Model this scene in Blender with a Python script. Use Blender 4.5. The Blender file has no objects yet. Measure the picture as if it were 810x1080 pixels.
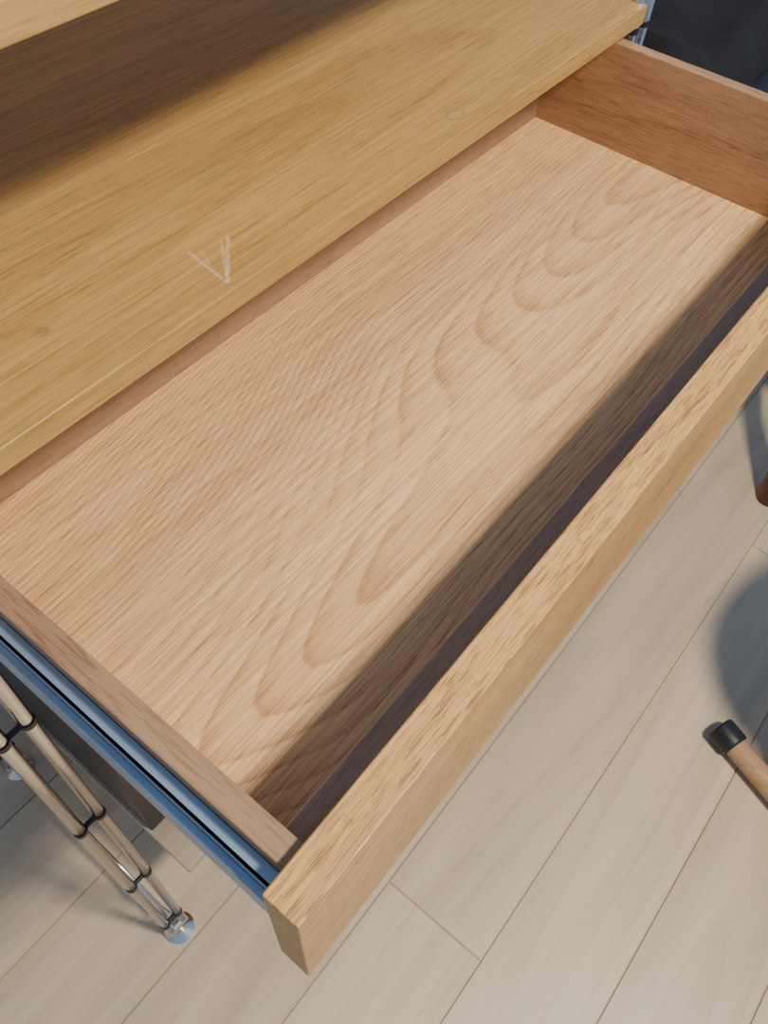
import bpy, bmesh, math, random
from mathutils import Matrix, Vector
random.seed(4)
sc=bpy.context.scene
H=1.05   # height of the drawer front's top edge above the floor

# ------------------------------------------------------------ node helpers
class NT:
    def __init__(s,name):
        s.m=bpy.data.materials.new(name); s.m.use_nodes=True
        s.t=s.m.node_tree; s.b=s.t.nodes['Principled BSDF']
    def n(s,typ,**kw):
        nd=s.t.nodes.new(typ)
        for k,v in kw.items(): setattr(nd,k,v)
        return nd
    def l(s,a,b): s.t.links.new(a,b)
    def put(s,sock,v):
        if hasattr(v,'is_linked'): s.l(v,sock)
        else: sock.default_value=v
    def math(s,op,a,b=0.0,c=None,clamp=False):
        nd=s.n('ShaderNodeMath',operation=op); nd.use_clamp=clamp
        s.put(nd.inputs[0],a); s.put(nd.inputs[1],b)
        if c is not None: s.put(nd.inputs[2],c)
        return nd.outputs[0]
    def vm(s,op,a,b=(0,0,0),out=0):
        nd=s.n('ShaderNodeVectorMath',operation=op)
        s.put(nd.inputs[0],a); s.put(nd.inputs[1],b)
        return nd.outputs[out]
    def noise(s,vec,scale=1,detail=2,rough=.5,dist=0):
        nd=s.n('ShaderNodeTexNoise'); s.l(vec,nd.inputs['Vector'])
        nd.inputs['Scale'].default_value=scale; nd.inputs['Detail'].default_value=detail
        nd.inputs['Roughness'].default_value=rough; nd.inputs['Distortion'].default_value=dist
        return nd.outputs[0]
    def ramp(s,v,stops,interp='LINEAR'):
        nd=s.n('ShaderNodeValToRGB'); cr=nd.color_ramp; cr.interpolation=interp
        while len(cr.elements)<len(stops): cr.elements.new(.5)
        for e,(p,c) in zip(cr.elements,stops):
            e.position=p; e.color=(c,c,c,1) if isinstance(c,(int,float)) else (*c,1)
        s.l(v,nd.inputs[0]); return nd.outputs[0]
    def mix(s,f,a,b,mode='MIX'):
        nd=s.n('ShaderNodeMix',data_type='RGBA',blend_type=mode)
        s.put(nd.inputs[0],f)
        for i,v in ((6,a),(7,b)):
            if isinstance(v,tuple) and len(v)==3: v=(*v,1)
            s.put(nd.inputs[i],v)
        return nd.outputs[2]
    def mapr(s,v,a,b,c,d):
        nd=s.n('ShaderNodeMapRange'); s.put(nd.inputs[0],v)
        for i,x in enumerate((a,b,c,d)): nd.inputs[i+1].default_value=x
        return nd.outputs[0]

def wood(name,light,dark,pore=(.3,.2,.1),axis='x',ring=9,rs=(1.6,9),seed=0,ringamt=.6,poreamt=.5,
         porescale=(45,900),rough=.45,bump=.15,marks=None,attr=False,vary=.25,wobble=.008,fibamt=.35,porecut=.55,
         fibscale=(7,330),cath=None,spec=.5):
    k=NT(name); co=k.n('ShaderNodeTexCoord').outputs['Object']
    sep=k.n('ShaderNodeSeparateXYZ'); k.l(co,sep.inputs[0])
    X,Y,Z=sep.outputs
    if axis=='x': L,A,B=X,Y,Z
    elif axis=='y': L,A,B=Y,X,Z
    else: L,A,B=Z,X,Y
    off=0.0
    if attr:
        at=k.n('ShaderNodeAttribute',attribute_name='plank'); off=at.outputs['Fac']
    def vec(sl,sa,sd=0.0):
        c=k.n('ShaderNodeCombineXYZ')
        k.l(k.math('MULTIPLY',L,sl),c.inputs[0]); k.l(k.math('MULTIPLY',A,sa),c.inputs[1])
        b=k.math('MULTIPLY',B,sa)
        b=k.math('ADD',b,seed*3.7+sd)
        if attr: b=k.math('ADD',b,k.math('MULTIPLY',off,50.0))
        k.l(b,c.inputs[2]); return c.outputs[0]
    v=vec(*rs)
    field=k.noise(v,1,0.6,.4,0)
    wob=k.noise(vec(22,150,3),1,1,.5)
    f=k.math('ADD',k.math('MULTIPLY',field,ring),k.math('MULTIPLY',wob,wobble*ring))
    ramt=ringamt
    if cath:
        xc,yc,a2,b2=cath
        dx=k.math('SUBTRACT',L,xc); dy=k.math('SUBTRACT',A,yc)
        dy=k.math('ADD',dy,k.math('MULTIPLY',k.math('SUBTRACT',k.noise(vec(2.3,1.2,9),1,1,.5),.5),.17))
        f=k.math('ADD',f,k.math('DIVIDE',k.math('MULTIPLY',dx,dx),a2))
        f=k.math('ADD',f,k.math('DIVIDE',k.math('MULTIPLY',dy,dy),b2))
        ramt=k.mapr(k.noise(vec(2.5,16,13),1,1,.5),.35,.65,ringamt*.35,ringamt)
    fr=k.math('FRACT',f)
    rings=k.ramp(fr,[(0,.15),(.10,0),(.50,.18),(.80,.6),(.90,1),(.955,.9),(1,.15)])
    fib=k.noise(vec(fibscale[0],fibscale[1],1),1,2,.6)
    fibc=k.ramp(fib,[(.38,0),(.62,1)])
    po=k.noise(vec(porescale[0],porescale[1],2),1,1,.5)
    poc=k.ramp(po,[(porecut,0),(porecut+.06,1)])
    poc=k.math('MULTIPLY',poc,k.mapr(rings,0,1,.55,1.0))
    big=k.noise(vec(2.2,14,7),1,1,.5)
    col=k.mix(k.math('MULTIPLY',rings,ramt),light,dark)
    col=k.mix(k.math('MULTIPLY',fibc,fibamt),col,dark)
    col=k.mix(k.math('MULTIPLY',poc,poreamt),col,pore)
    col=k.mix(1.0,col,k.ramp(big,[(.3,1-vary),(.7,1.0)]),'MULTIPLY')
    if attr:
        col=k.mix(1.0,col,k.ramp(off,[(0,(.88,.87,.86)),(.5,(.97,.95,.92)),(1,(1.0,.99,.97))]),'MULTIPLY')
    if marks:
        br=k.noise(vec(260,420,5),1,3,.75)
        for mk in marks:
            if mk[0]=='seg':
                _,a,b,w,mc,amt=mk
                a=Vector((*a,0));b=Vector((*b,0));ba=b-a
                fl=k.vm('MULTIPLY',co,(1,1,0))
                pa=k.vm('SUBTRACT',fl,tuple(a))
                h=k.math('DIVIDE',k.vm('DOT_PRODUCT',pa,tuple(ba),out=1),ba.length_squared,clamp=True)
                sc_=k.n('ShaderNodeVectorMath',operation='SCALE'); sc_.inputs[0].default_value=tuple(ba); k.l(h,sc_.inputs['Scale'])
                d=k.vm('LENGTH',k.vm('SUBTRACT',pa,sc_.outputs[0]),out=1)
                msk=k.mapr(d,w*.4,w,1,0)
            else:
                _,c,r,w,sx,mc,amt=mk
                fl=k.vm('MULTIPLY',co,(sx,1,0))
                d=k.vm('DISTANCE',fl,(c[0]*sx,c[1],0),out=1)
                d=k.math('ABSOLUTE',k.math('SUBTRACT',d,r)) if r>0 else d
                msk=k.mapr(d,w*.4,w,1,0)
            msk=k.math('MULTIPLY',msk,k.mapr(br,.36,.62,.15,1))
            col=k.mix(k.math('MULTIPLY',msk,amt),col,mc)
    k.l(col,k.b.inputs['Base Color'])
    k.b.inputs['Roughness'].default_value=rough
    k.b.inputs['Specular IOR Level'].default_value=spec
    bm=k.n('ShaderNodeBump'); bm.inputs['Strength'].default_value=bump; bm.inputs['Distance'].default_value=.0006
    hgt=k.math('SUBTRACT',1.0,k.math('ADD',k.math('MULTIPLY',poc,.8),k.math('MULTIPLY',fibc,.3)))
    k.l(hgt,bm.inputs['Height']); k.l(bm.outputs[0],k.b.inputs['Normal'])
    return k.m

def plain(name,c,rough=.5,metal=0,noise=0,nscale=30):
    k=NT(name); k.b.inputs['Roughness'].default_value=rough; k.b.inputs['Metallic'].default_value=metal
    co=k.n('ShaderNodeTexCoord').outputs['Object']
    n=k.noise(co,nscale,1,.6)
    c0=tuple(x*(1-noise) for x in c); c1=tuple(min(1,x*(1+noise)) for x in c)
    k.l(k.ramp(n,[(.3,c0),(.7,c1)]),k.b.inputs['Base Color'])
    return k.m

# ------------------------------------------------------------ mesh helpers
def link(o,parent=None):
    sc.collection.objects.link(o)
    if parent: o.parent=parent
    return o
def empty(name):
    o=bpy.data.objects.new(name,None); return link(o)
def mobj(name,bm,mat,parent=None,smooth=False):
    me=bpy.data.meshes.new(name); bm.to_mesh(me); bm.free()
    if mat: me.materials.append(mat)
    if smooth:
        for p in me.polygons: p.use_smooth=True
    return link(bpy.data.objects.new(name,me),parent)
def add_box(bm,x0,x1,y0,y1,z0,z1):
    r=bmesh.ops.create_cube(bm,size=1)
    for v in r['verts']:
        v.co=Vector(((x0+x1)/2+v.co.x*(x1-x0),(y0+y1)/2+v.co.y*(y1-y0),(z0+z1)/2+v.co.z*(z1-z0)))
    return r['verts']
def box(name,x0,x1,y0,y1,z0,z1,mat,parent=None,bev=.0012,seg=2):
    bm=bmesh.new(); add_box(bm,x0,x1,y0,y1,z0,z1)
    if bev: bmesh.ops.bevel(bm,geom=bm.edges[:],offset=bev,segments=seg,profile=.5,affect='EDGES')
    return mobj(name,bm,mat,parent)
def add_rod(bm,a,b,r0,r1=None,seg=24):
    a=Vector(a);b=Vector(b);r1=r0 if r1 is None else r1
    d=b-a; q=d.to_track_quat('Z','Y').to_matrix().to_4x4()
    bmesh.ops.create_cone(bm,cap_ends=True,segments=seg,radius1=r0,radius2=r1,depth=d.length,
        matrix=Matrix.Translation((a+b)/2)@q)
def rod(name,a,b,r0,mat,parent=None,r1=None,bev=0):
    bm=bmesh.new(); add_rod(bm,a,b,r0,r1)
    if bev:
        es=[e for e in bm.edges if any(len(f.verts)>4 for f in e.link_faces)]
        bmesh.ops.bevel(bm,geom=es,offset=bev,segments=3,profile=.5,affect='EDGES')
    o=mobj(name,bm,mat,parent)
    for p in o.data.polygons: p.use_smooth=len(p.vertices)==4
    return o

# ------------------------------------------------------------ materials
SC=(.80,.60,.40)
marks=[('seg',(.2846,.321),(.2515,.288),.0018,SC,.65),
       ('seg',(.2790,.3215),(.2520,.289),.0013,SC,.5),
       ('seg',(.2556,.3277),(.2510,.289),.0018,SC,.6),
       ('seg',(.2620,.3235),(.2530,.300),.0010,SC,.3),
       ('ring',(.520,.2997),.0065,.0022,.8,(.30,.17,.08),.8),
       ('ring',(.520,.2997),0,.006,.8,(.42,.30,.19),.6),
       ('ring',(.144,.338),0,.006,.8,(.20,.12,.06),.75)]
m_shelf=wood('oak_shelf_satin',(.58,.345,.105),(.38,.21,.055),(.20,.10,.025),ring=9,rs=(.7,9),seed=2,ringamt=.35,poreamt=.5,porescale=(26,1000),rough=.45,bump=.1,marks=marks,fibamt=.5,vary=.2,spec=.4)
m_shelf2=wood('oak_shelf_plain',(.68,.39,.125),(.5,.27,.075),(.28,.14,.04),ring=7,rs=(.9,7),seed=5,ringamt=.35,poreamt=.4,porescale=(30,1000),rough=.45,bump=.08)
m_shelf3=wood('oak_shelf_pale',(.50,.40,.28),(.42,.32,.2),(.3,.2,.1),ring=7,rs=(.9,7),seed=6,ringamt=.3,poreamt=.2,rough=.5,bump=.05)
m_bottom=wood('oak_drawer_bottom',(.90,.57,.265),(.42,.195,.062),(.31,.135,.042),ring=9,rs=(1.6,10),seed=17.9,ringamt=.60,poreamt=.55,porescale=(26,820),rough=.5,bump=.05,vary=.14,fibamt=.42,porecut=.54,fibscale=(4,420),cath=(1.1,.15,.10,.0014),wobble=.012,spec=.4)
fm=[('ring',(.0574,.0125),.0052,.0010,.42,(.36,.18,.06),.6),
    ('ring',(.246,.010),.0030,.0012,.5,(.30,.14,.05),.7),
    ('ring',(.251,.0085),0,.0018,.5,(.75,.5,.28),.6),
    ('ring',(.135,.006),0,.0012,.4,(.25,.12,.04),.7),
    ('ring',(.37,.013),0,.0012,.4,(.75,.5,.28),.6)]
m_front=wood('oak_drawer_front',(.67,.385,.125),(.42,.20,.055),(.21,.09,.025),ring=8,rs=(2.2,30),seed=21,ringamt=.4,poreamt=.75,porescale=(60,1050),rough=.45,bump=.3,marks=fm,fibamt=.45,porecut=.52,fibscale=(12,500),spec=.4)
m_side=wood('oak_drawer_side',(.46,.275,.145),(.29,.155,.078),(.18,.085,.035),axis='y',ring=8,rs=(1.6,12),seed=31,ringamt=.45,poreamt=.6,porescale=(45,900),rough=.5,bump=.1)
m_boxx=wood('oak_drawer_box',(.38,.235,.14),(.26,.155,.09),(.18,.095,.055),axis='x',ring=8,rs=(1.6,14),seed=36,ringamt=.4,poreamt=.5,porescale=(45,800),rough=.5,bump=.1)
m_floor=wood('pale_oak_flooring',(.79,.625,.43),(.62,.475,.315),(.52,.39,.25),ring=8,rs=(.6,7),seed=41,ringamt=.4,poreamt=.18,rough=.42,bump=.03,attr=True,vary=.18,fibscale=(3,110),fibamt=.3)
m_groove=plain('floor_groove_dark',(.11,.09,.075),.8)
m_chrome=plain('polished_stainless_steel',(.76,.70,.62),.2,1.0)
m_rail=plain('zinc_plated_slide_daylight_blue',(.30,.40,.50),.4,.6,.05,40)  # pale metal; the blue of the daylight on it is put into the colour
m_black=plain('black_plastic',(.012,.012,.014),.4,0,.2)
m_rubber=plain('black_rubber',(.012,.012,.013),.45,0,.2)
m_chair=wood('beech_chair',(.62,.37,.19),(.5,.27,.12),(.35,.18,.08),axis='y',ring=6,rs=(1.5,20),seed=51,rough=.4)
m_stool=wood('walnut_stool',(.24,.10,.05),(.14,.055,.025),(.08,.03,.015),axis='z',ring=6,rs=(1.5,20),seed=61,rough=.4)
m_seat=plain('dark_seat_fabric',(.05,.05,.06),.9,0,.3,300)
m_wall=plain('white_wallpaper',(.62,.61,.59),.85,0,.04,120)
m_cloth=plain('black_fabric',(.003,.0035,.005),.9,0,.3,60)

# ------------------------------------------------------------ room
bm=bmesh.new(); lay=bm.faces.layers.float.new('plank_f')
pw=.18; g=.0012
x_lo,x_hi=-2.4,3.6
offs={0:0,1:1.03,-1:1.0,-2:.86,2:.65,3:1.2,-3:.5}
for i in range(-15,7):
    y0=-.096+pw*i
    L=1.82
    st=.2438+offs.get(i,random.uniform(.15,.85)*L)
    kx=math.floor((x_lo-st)/L); x=st+kx*L
    while x<x_hi:
        n0=len(bm.faces)
        add_box(bm,x+g,x+L-g,y0+g,y0+pw-g,-.006,0)
        bm.faces.ensure_lookup_table(); rv=random.random()
        for f in bm.faces[n0:]: f[lay]=rv
        x+=L
bmesh.ops.bevel(bm,geom=[e for e in bm.edges if all(abs(v.co.z)<1e-6 for v in e.verts)],offset=.0008,segments=1,affect='EDGES')
n0=len(bm.faces)
add_box(bm,x_lo-1,x_hi+1,-2.8,1.1,-.05,-.0035)
me=bpy.data.meshes.new('floor')
bm.faces.ensure_lookup_table()
for f in bm.faces[n0:]: f.material_index=1
fv=[f[lay] for f in bm.faces]
bm.to_mesh(me); bm.free()
me.materials.append(m_floor); me.materials.append(m_groove)
at=me.attributes.new('plank','FLOAT','FACE')
for i,v in enumerate(fv): at.data[i].value=v
link(bpy.data.objects.new('floor',me))
box('wall_back',-3.4,4.6,.80,.90,-.0035,2.5,m_wall,bev=0)
box('baseboard_back',-3.4,4.6,.788,.80,.0,.06,m_wall,bev=.002)

# ------------------------------------------------------------ shelving unit
W=.8132; YS=.280; YB=.690
unit=empty('shelving_unit')
box('shelf_middle',.001,W-.001,YS,YB,H+.0034,H+.021,m_shelf,unit,.0009,3)
box('shelf_top',.001,W-.001,YS,YB,H+.205,H+.2226,m_shelf2,unit,.0012,3)
box('shelf_bottom',.04,W-.04,YS,YB,.205,.2226,m_shelf3,unit,.0016,3)
for side,xs in (('left',(-.023,0.0)),('right',(W,W+.023))):
    xm=sum(xs)/2
    for fb,yy in (('front',.290),('rear',.680)):
        for j,x in enumerate(xs):
            rod(f'post_{side}_{fb}_{j+1}',(x,yy,.03),(x,yy,1.75),.0060,m_chrome,unit)
        bm=bmesh.new()
        for z in (.082,.327,.572,.808,1.045,1.262,1.5,1.73):
            add_rod(bm,(xs[0]-.002,yy,z),(xs[1]+.002,yy,z),.0030,seg=16)
            for x in xs: add_rod(bm,(x,yy,z-.003),(x,yy,z+.003),.0070,seg=20)
        mobj(f'post_pins_{side}_{fb}',bm,m_black,unit)
        bm=bmesh.new()
        add_rod(bm,(xm,yy,0),(xm,yy,.006),.023,.023,32); add_rod(bm,(xm,yy,.006),(xm,yy,.013),.023,.010,32)
        add_rod(bm,(xm,yy,.013),(xm,yy,.030),.006,.006,20); add_rod(bm,(xm-.017,yy,.030),(xm+.017,yy,.030),.007,.007,20)
        mobj(f'foot_{side}_{fb}',bm,m_chrome,unit)
    for z in (.10,1.70):
        rod(f'side_bar_{side}_{int(z*100)}',(xm,.290,z),(xm,.680,z),.0036,m_chrome,unit)
    xa,xb=((.0062,.0075) if side=='left' else (W-.0075,W-.0062))
    box(f'slide_fixed_{side}',xa,xb,.51,.675,H-.078,H-.036,m_rail,unit,.0004)
rod('brace_1',(-.012,.689,.25),(W+.012,.689,1.0),.0025,m_chrome,unit)
rod('brace_2',(-.012,.694,1.0),(W+.012,.694,.25),.0025,m_chrome,unit)

# ------------------------------------------------------------ drawer
dr=empty('drawer')
zt=H-.0089; zb=H-.125
box('front_panel',0,W,0,.0208,H-.143,H,m_front,dr,.0011,3)
box('box_front',.0280,W-.0280,.0212,.0386,zb,H-.030,m_boxx,dr,.0006)
box('box_back',.0280,W-.0280,.3625,.375,zb,zt-.004,m_boxx,dr,.0006)
box('box_side_left',.0142,.0279,.0212,.375,zb,zt,m_side,dr,.0007)
box('box_side_right',W-.0279,W-.0142,.0212,.375,zb,zt,m_side,dr,.0007)
box('box_bottom',.0280,W-.0280,.0387,.3624,H-.117,H-.111,m_bottom,dr,0)
for s,x0,x1,xl in (('left',.0062,.0138,.0062),('right',W-.0138,W-.0062,W-.0077)):
    bm=bmesh.new()
    add_box(bm,xl,xl+.0015,.0215,.50,H-.076,H-.022)
    add_box(bm,x0,x1,.0215,.50,H-.0235,H-.022)
    add_box(bm,x0,x1,.0215,.50,H-.076,H-.0745)
    # outer intermediate member
    xo0,xo1=((.0020,.0060) if s=='left' else (W-.0060,W-.0020))
    add_box(bm,xo0,xo1,.0215,.275,H-.062,H-.036)
    mobj(f'slide_{s}',bm,m_rail,dr)

# ------------------------------------------------------------ black storage box on the bottom shelf
def storage(name,x0,x1,y0,y1,z0,z1,mat):
    e=empty(name)
    t=.006
    box('bottom_panel',x0,x1,y0,y1,z0,z0+t,mat,e,.001)
    box('wall_panel_1',x0,x1,y0,y0+t,z0+t,z1,mat,e,.001)
    box('wall_panel_2',x0,x1,y1-t,y1,z0+t,z1,mat,e,.001)
    box('wall_panel_3',x0,x0+t,y0+t,y1-t,z0+t,z1,mat,e,.001)
    box('wall_panel_4',x1-t,x1,y0+t,y1-t,z0+t,z1,mat,e,.001)
    box('lid',x0-.004,x1+.004,y0-.004,y1+.004,z1,z1+.02,mat,e,.004,3)
    box('handle',(x0+x1)/2-.05,(x0+x1)/2+.05,y0-.012,y0,z1-.08,z1-.06,mat,e,.003,3)
storage('black_storage_box',.045,.44,.355,.67,.2227,.58,m_black)

# ------------------------------------------------------------ black cabinet right of the unit with a folded garment
cab=empty('black_cabinet')
cx0,cx1,cy0,cy1=.87,1.37,.14,.74
box('carcass',cx0,cx1,cy0+.02,cy1,.06,.90,m_black,cab,.003)
box('top_panel',cx0-.01,cx1+.01,cy0-.01,cy1+.01,.90,.925,m_black,cab,.004)
for i,(a,b) in enumerate(((cx0+.003,(cx0+cx1)/2-.002),((cx0+cx1)/2+.002,cx1-.003))):
    box(f'door_panel_{i+1}',a,b,cy0,cy0+.019,.065,.895,m_black,cab,.002)
    xk=(cx0+cx1)/2+(-.03 if i==0 else .03)
    rod(f'handle_{i+1}',(xk,cy0-.02,.42),(xk,cy0-.02,.56),.005,m_chrome,cab)
    for z in (.43,.55): rod(f'handle_post_{i+1}_{int(z*100)}',(xk,cy0-.02,z),(xk,cy0,z),.004,m_chrome,cab)
for i,(x,y) in enumerate(((cx0+.04,cy0+.05),(cx1-.04,cy0+.05),(cx0+.04,cy1-.05),(cx1-.04,cy1-.05))):
    rod(f'leg_{i+1}',(x,y,0),(x,y,.06),.018,m_black,cab)
from mathutils import noise as mn
bm=bmesh.new()
N=60
grid=[]
for j in range(N+1):
    row=[]
    for i in range(N+1):
        u=i/N;v=j/N
        e=min(u,1-u,v,1-v)*2
        x=.93+.40*u+.012*mn.noise(Vector((v*6,1,u)));y=.22+.40*v+.012*mn.noise(Vector((u*6,3,v)))
        z=.926+.055*min(1,(e*5))**.5*(1+.35*mn.noise(Vector((u*4,v*9,2))))+.008*math.sin(u*20+4*mn.noise(Vector((u*3,v*3,0))))*min(1,e*5)
        row.append(bm.verts.new((x,y,max(.926,z))))
    grid.append(row)
for j in range(N):
    for i in range(N): bm.faces.new((grid[j][i],grid[j][i+1],grid[j+1][i+1],grid[j+1][i]))
mobj('folded_jacket',bm,m_cloth,None,True)

# ------------------------------------------------------------ chair on floor runners
ch=empty('chair')
d=Vector((-.34,-.94,0)).normalized(); w=Vector((.94,-.34,0)).normalized()
A=Vector((.81,-.22,.026)); up=Vector((0,0,1))
for i,off in enumerate((0,.56)):
    a=A+w*off; s=1 if i==0 else -1
    rod(f'runner_{i+1}',a+d*.025,a+d*.50,.0205,m_chair,ch,bev=.003)
    rod(f'cap_front_{i+1}',a-d*.006,a+d*.036,.0255,m_rubber,ch,bev=.005)
    rod(f'cap_rear_{i+1}',a+d*.49,a+d*.53,.0255,m_rubber,ch,bev=.005)
    for j,t in enumerate((.14,.42)):
        rod(f'leg_{i+1}_{j+1}',a+d*t,a+d*t+w*s*.06+up*.40,.016,m_chair,ch)
    rod(f'seat_rail_{i+1}',a+w*s*.06+d*.09+up*.40,a+w*s*.06+d*.46+up*.40,.018,m_chair,ch,bev=.003)
    rod(f'back_post_{i+1}',a+w*s*.06+d*.42+up*.40,a+w*s*.06+d*.50+up*.80,.016,m_chair,ch,bev=.003)
for j,t in enumerate((.12,.44)):
    rod(f'cross_rail_{j+1}',A+w*.06+d*t+up*.39,A+w*.50+d*t+up*.39,.014,m_chair,ch)
bm=bmesh.new()
vs=[]
for i in range(48):
    th=2*math.pi*i/48; c,s=math.cos(th),math.sin(th)
    p=A+w*.27+d*.215+up*.415 + w*(.275*math.copysign(abs(c)**.8,c)) + d*(.255*math.copysign(abs(s)**.8,s))
    vs.append(bm.verts.new(p))
f=bm.faces.new(vs); r=bmesh.ops.extrude_face_region(bm,geom=[f])
for v in r['geom']:
    if isinstance(v,bmesh.types.BMVert): v.co.z+=.035
bmesh.ops.recalc_face_normals(bm,faces=bm.faces[:])
bmesh.ops.bevel(bm,geom=[e for e in bm.edges if any(len(f.verts)>4 for f in e.link_faces)],offset=.01,segments=4,affect='EDGES')
mobj('seat',bm,m_seat,ch,True)
box_b=bmesh.new()
for z in (.60,.72): add_rod(box_b,A+w*.06+d*(.42+.08*(z-.40)/.4)+up*z,A+w*.50+d*(.42+.08*(z-.40)/.4)+up*z,.014)
mobj('back_rails',box_b,m_chair,ch)

# ------------------------------------------------------------ dark stool
st=empty('stool')
C=Vector((1.60,.02,0))
bm=bmesh.new()
add_rod(bm,C+up*.405,C+up*.435,.16,.16,64)
bmesh.ops.bevel(bm,geom=[e for e in bm.edges if any(len(f.verts)>4 for f in e.link_faces)],offset=.008,segments=3,affect='EDGES')
mobj('seat',bm,m_stool,st)
for i in range(4):
    th=math.radians(204+90*i); v=Vector((math.cos(th),math.sin(th),0))
    rod(f'leg_{i+1}',C+v*.235,C+v*.11+up*.406,.030,m_stool,st,r1=.020)
for i in range(2):
    th=math.radians(204+90*i); v=Vector((math.cos(th),math.sin(th),0))
    rod(f'stretcher_{i+1}',C+v*.17+up*(.17+.03*i),C-v*.17+up*(.17+.03*i),.009,m_stool,st)

# ------------------------------------------------------------ ceiling light, held up by an added, unseen floor stand
LX,LY=.42,-.84
lamp=empty('ceiling_light_on_stand')
k=NT('lamp_diffuser'); k.b.inputs['Base Color'].default_value=(.9,.9,.88,1)
k.b.inputs['Emission Color'].default_value=(1,.93,.84,1); k.b.inputs['Emission Strength'].default_value=2
rod('base',(LX,LY-.45,0),(LX,LY-.45,.025),.15,m_black,lamp,bev=.005)
rod('pole',(LX,LY-.45,.025),(LX,LY-.45,2.43),.014,m_black,lamp)
rod('arm',(LX,LY-.46,2.43),(LX,LY,2.43),.012,m_black,lamp)
rod('shade',(LX,LY,2.41),(LX,LY,2.46),.17,m_wall,lamp,r1=.05)
rod('diffuser',(LX,LY,2.395),(LX,LY,2.41),.15,k.m,lamp,r1=.15)
ld=bpy.data.lights.new('key','AREA'); ld.shape='DISK'; ld.size=.26; ld.energy=62; ld.color=(1,.90,.75)
lo=bpy.data.objects.new('lamp_light',ld); lo.location=(LX,LY,2.39); link(lo,lamp)

wd=bpy.data.worlds.new('World'); sc.world=wd; wd.use_nodes=True
bg=wd.node_tree.nodes['Background']; bg.inputs[0].default_value=(.37,.60,1,1); bg.inputs[1].default_value=.62

# ------------------------------------------------------------ camera
cd=bpy.data.cameras.new('camera'); cam=bpy.data.objects.new('camera',cd); link(cam)
r=Vector((.62511,-.77936,.04281)).normalized(); dn=Vector((-.61599,-.52627,-.58618)).normalized()
fw=r.cross(dn).normalized(); dn=fw.cross(r)
M=Matrix((( r.x,-dn.x,-fw.x,-.0361),( r.y,-dn.y,-fw.y,-.0532),( r.z,-dn.z,-fw.z,H+.375),(0,0,0,1)))
cam.matrix_world=M
cd.sensor_fit='VERTICAL'; cd.sensor_height=36; cd.lens=879.55/1080*36; cd.clip_start=.01
sc.camera=cam
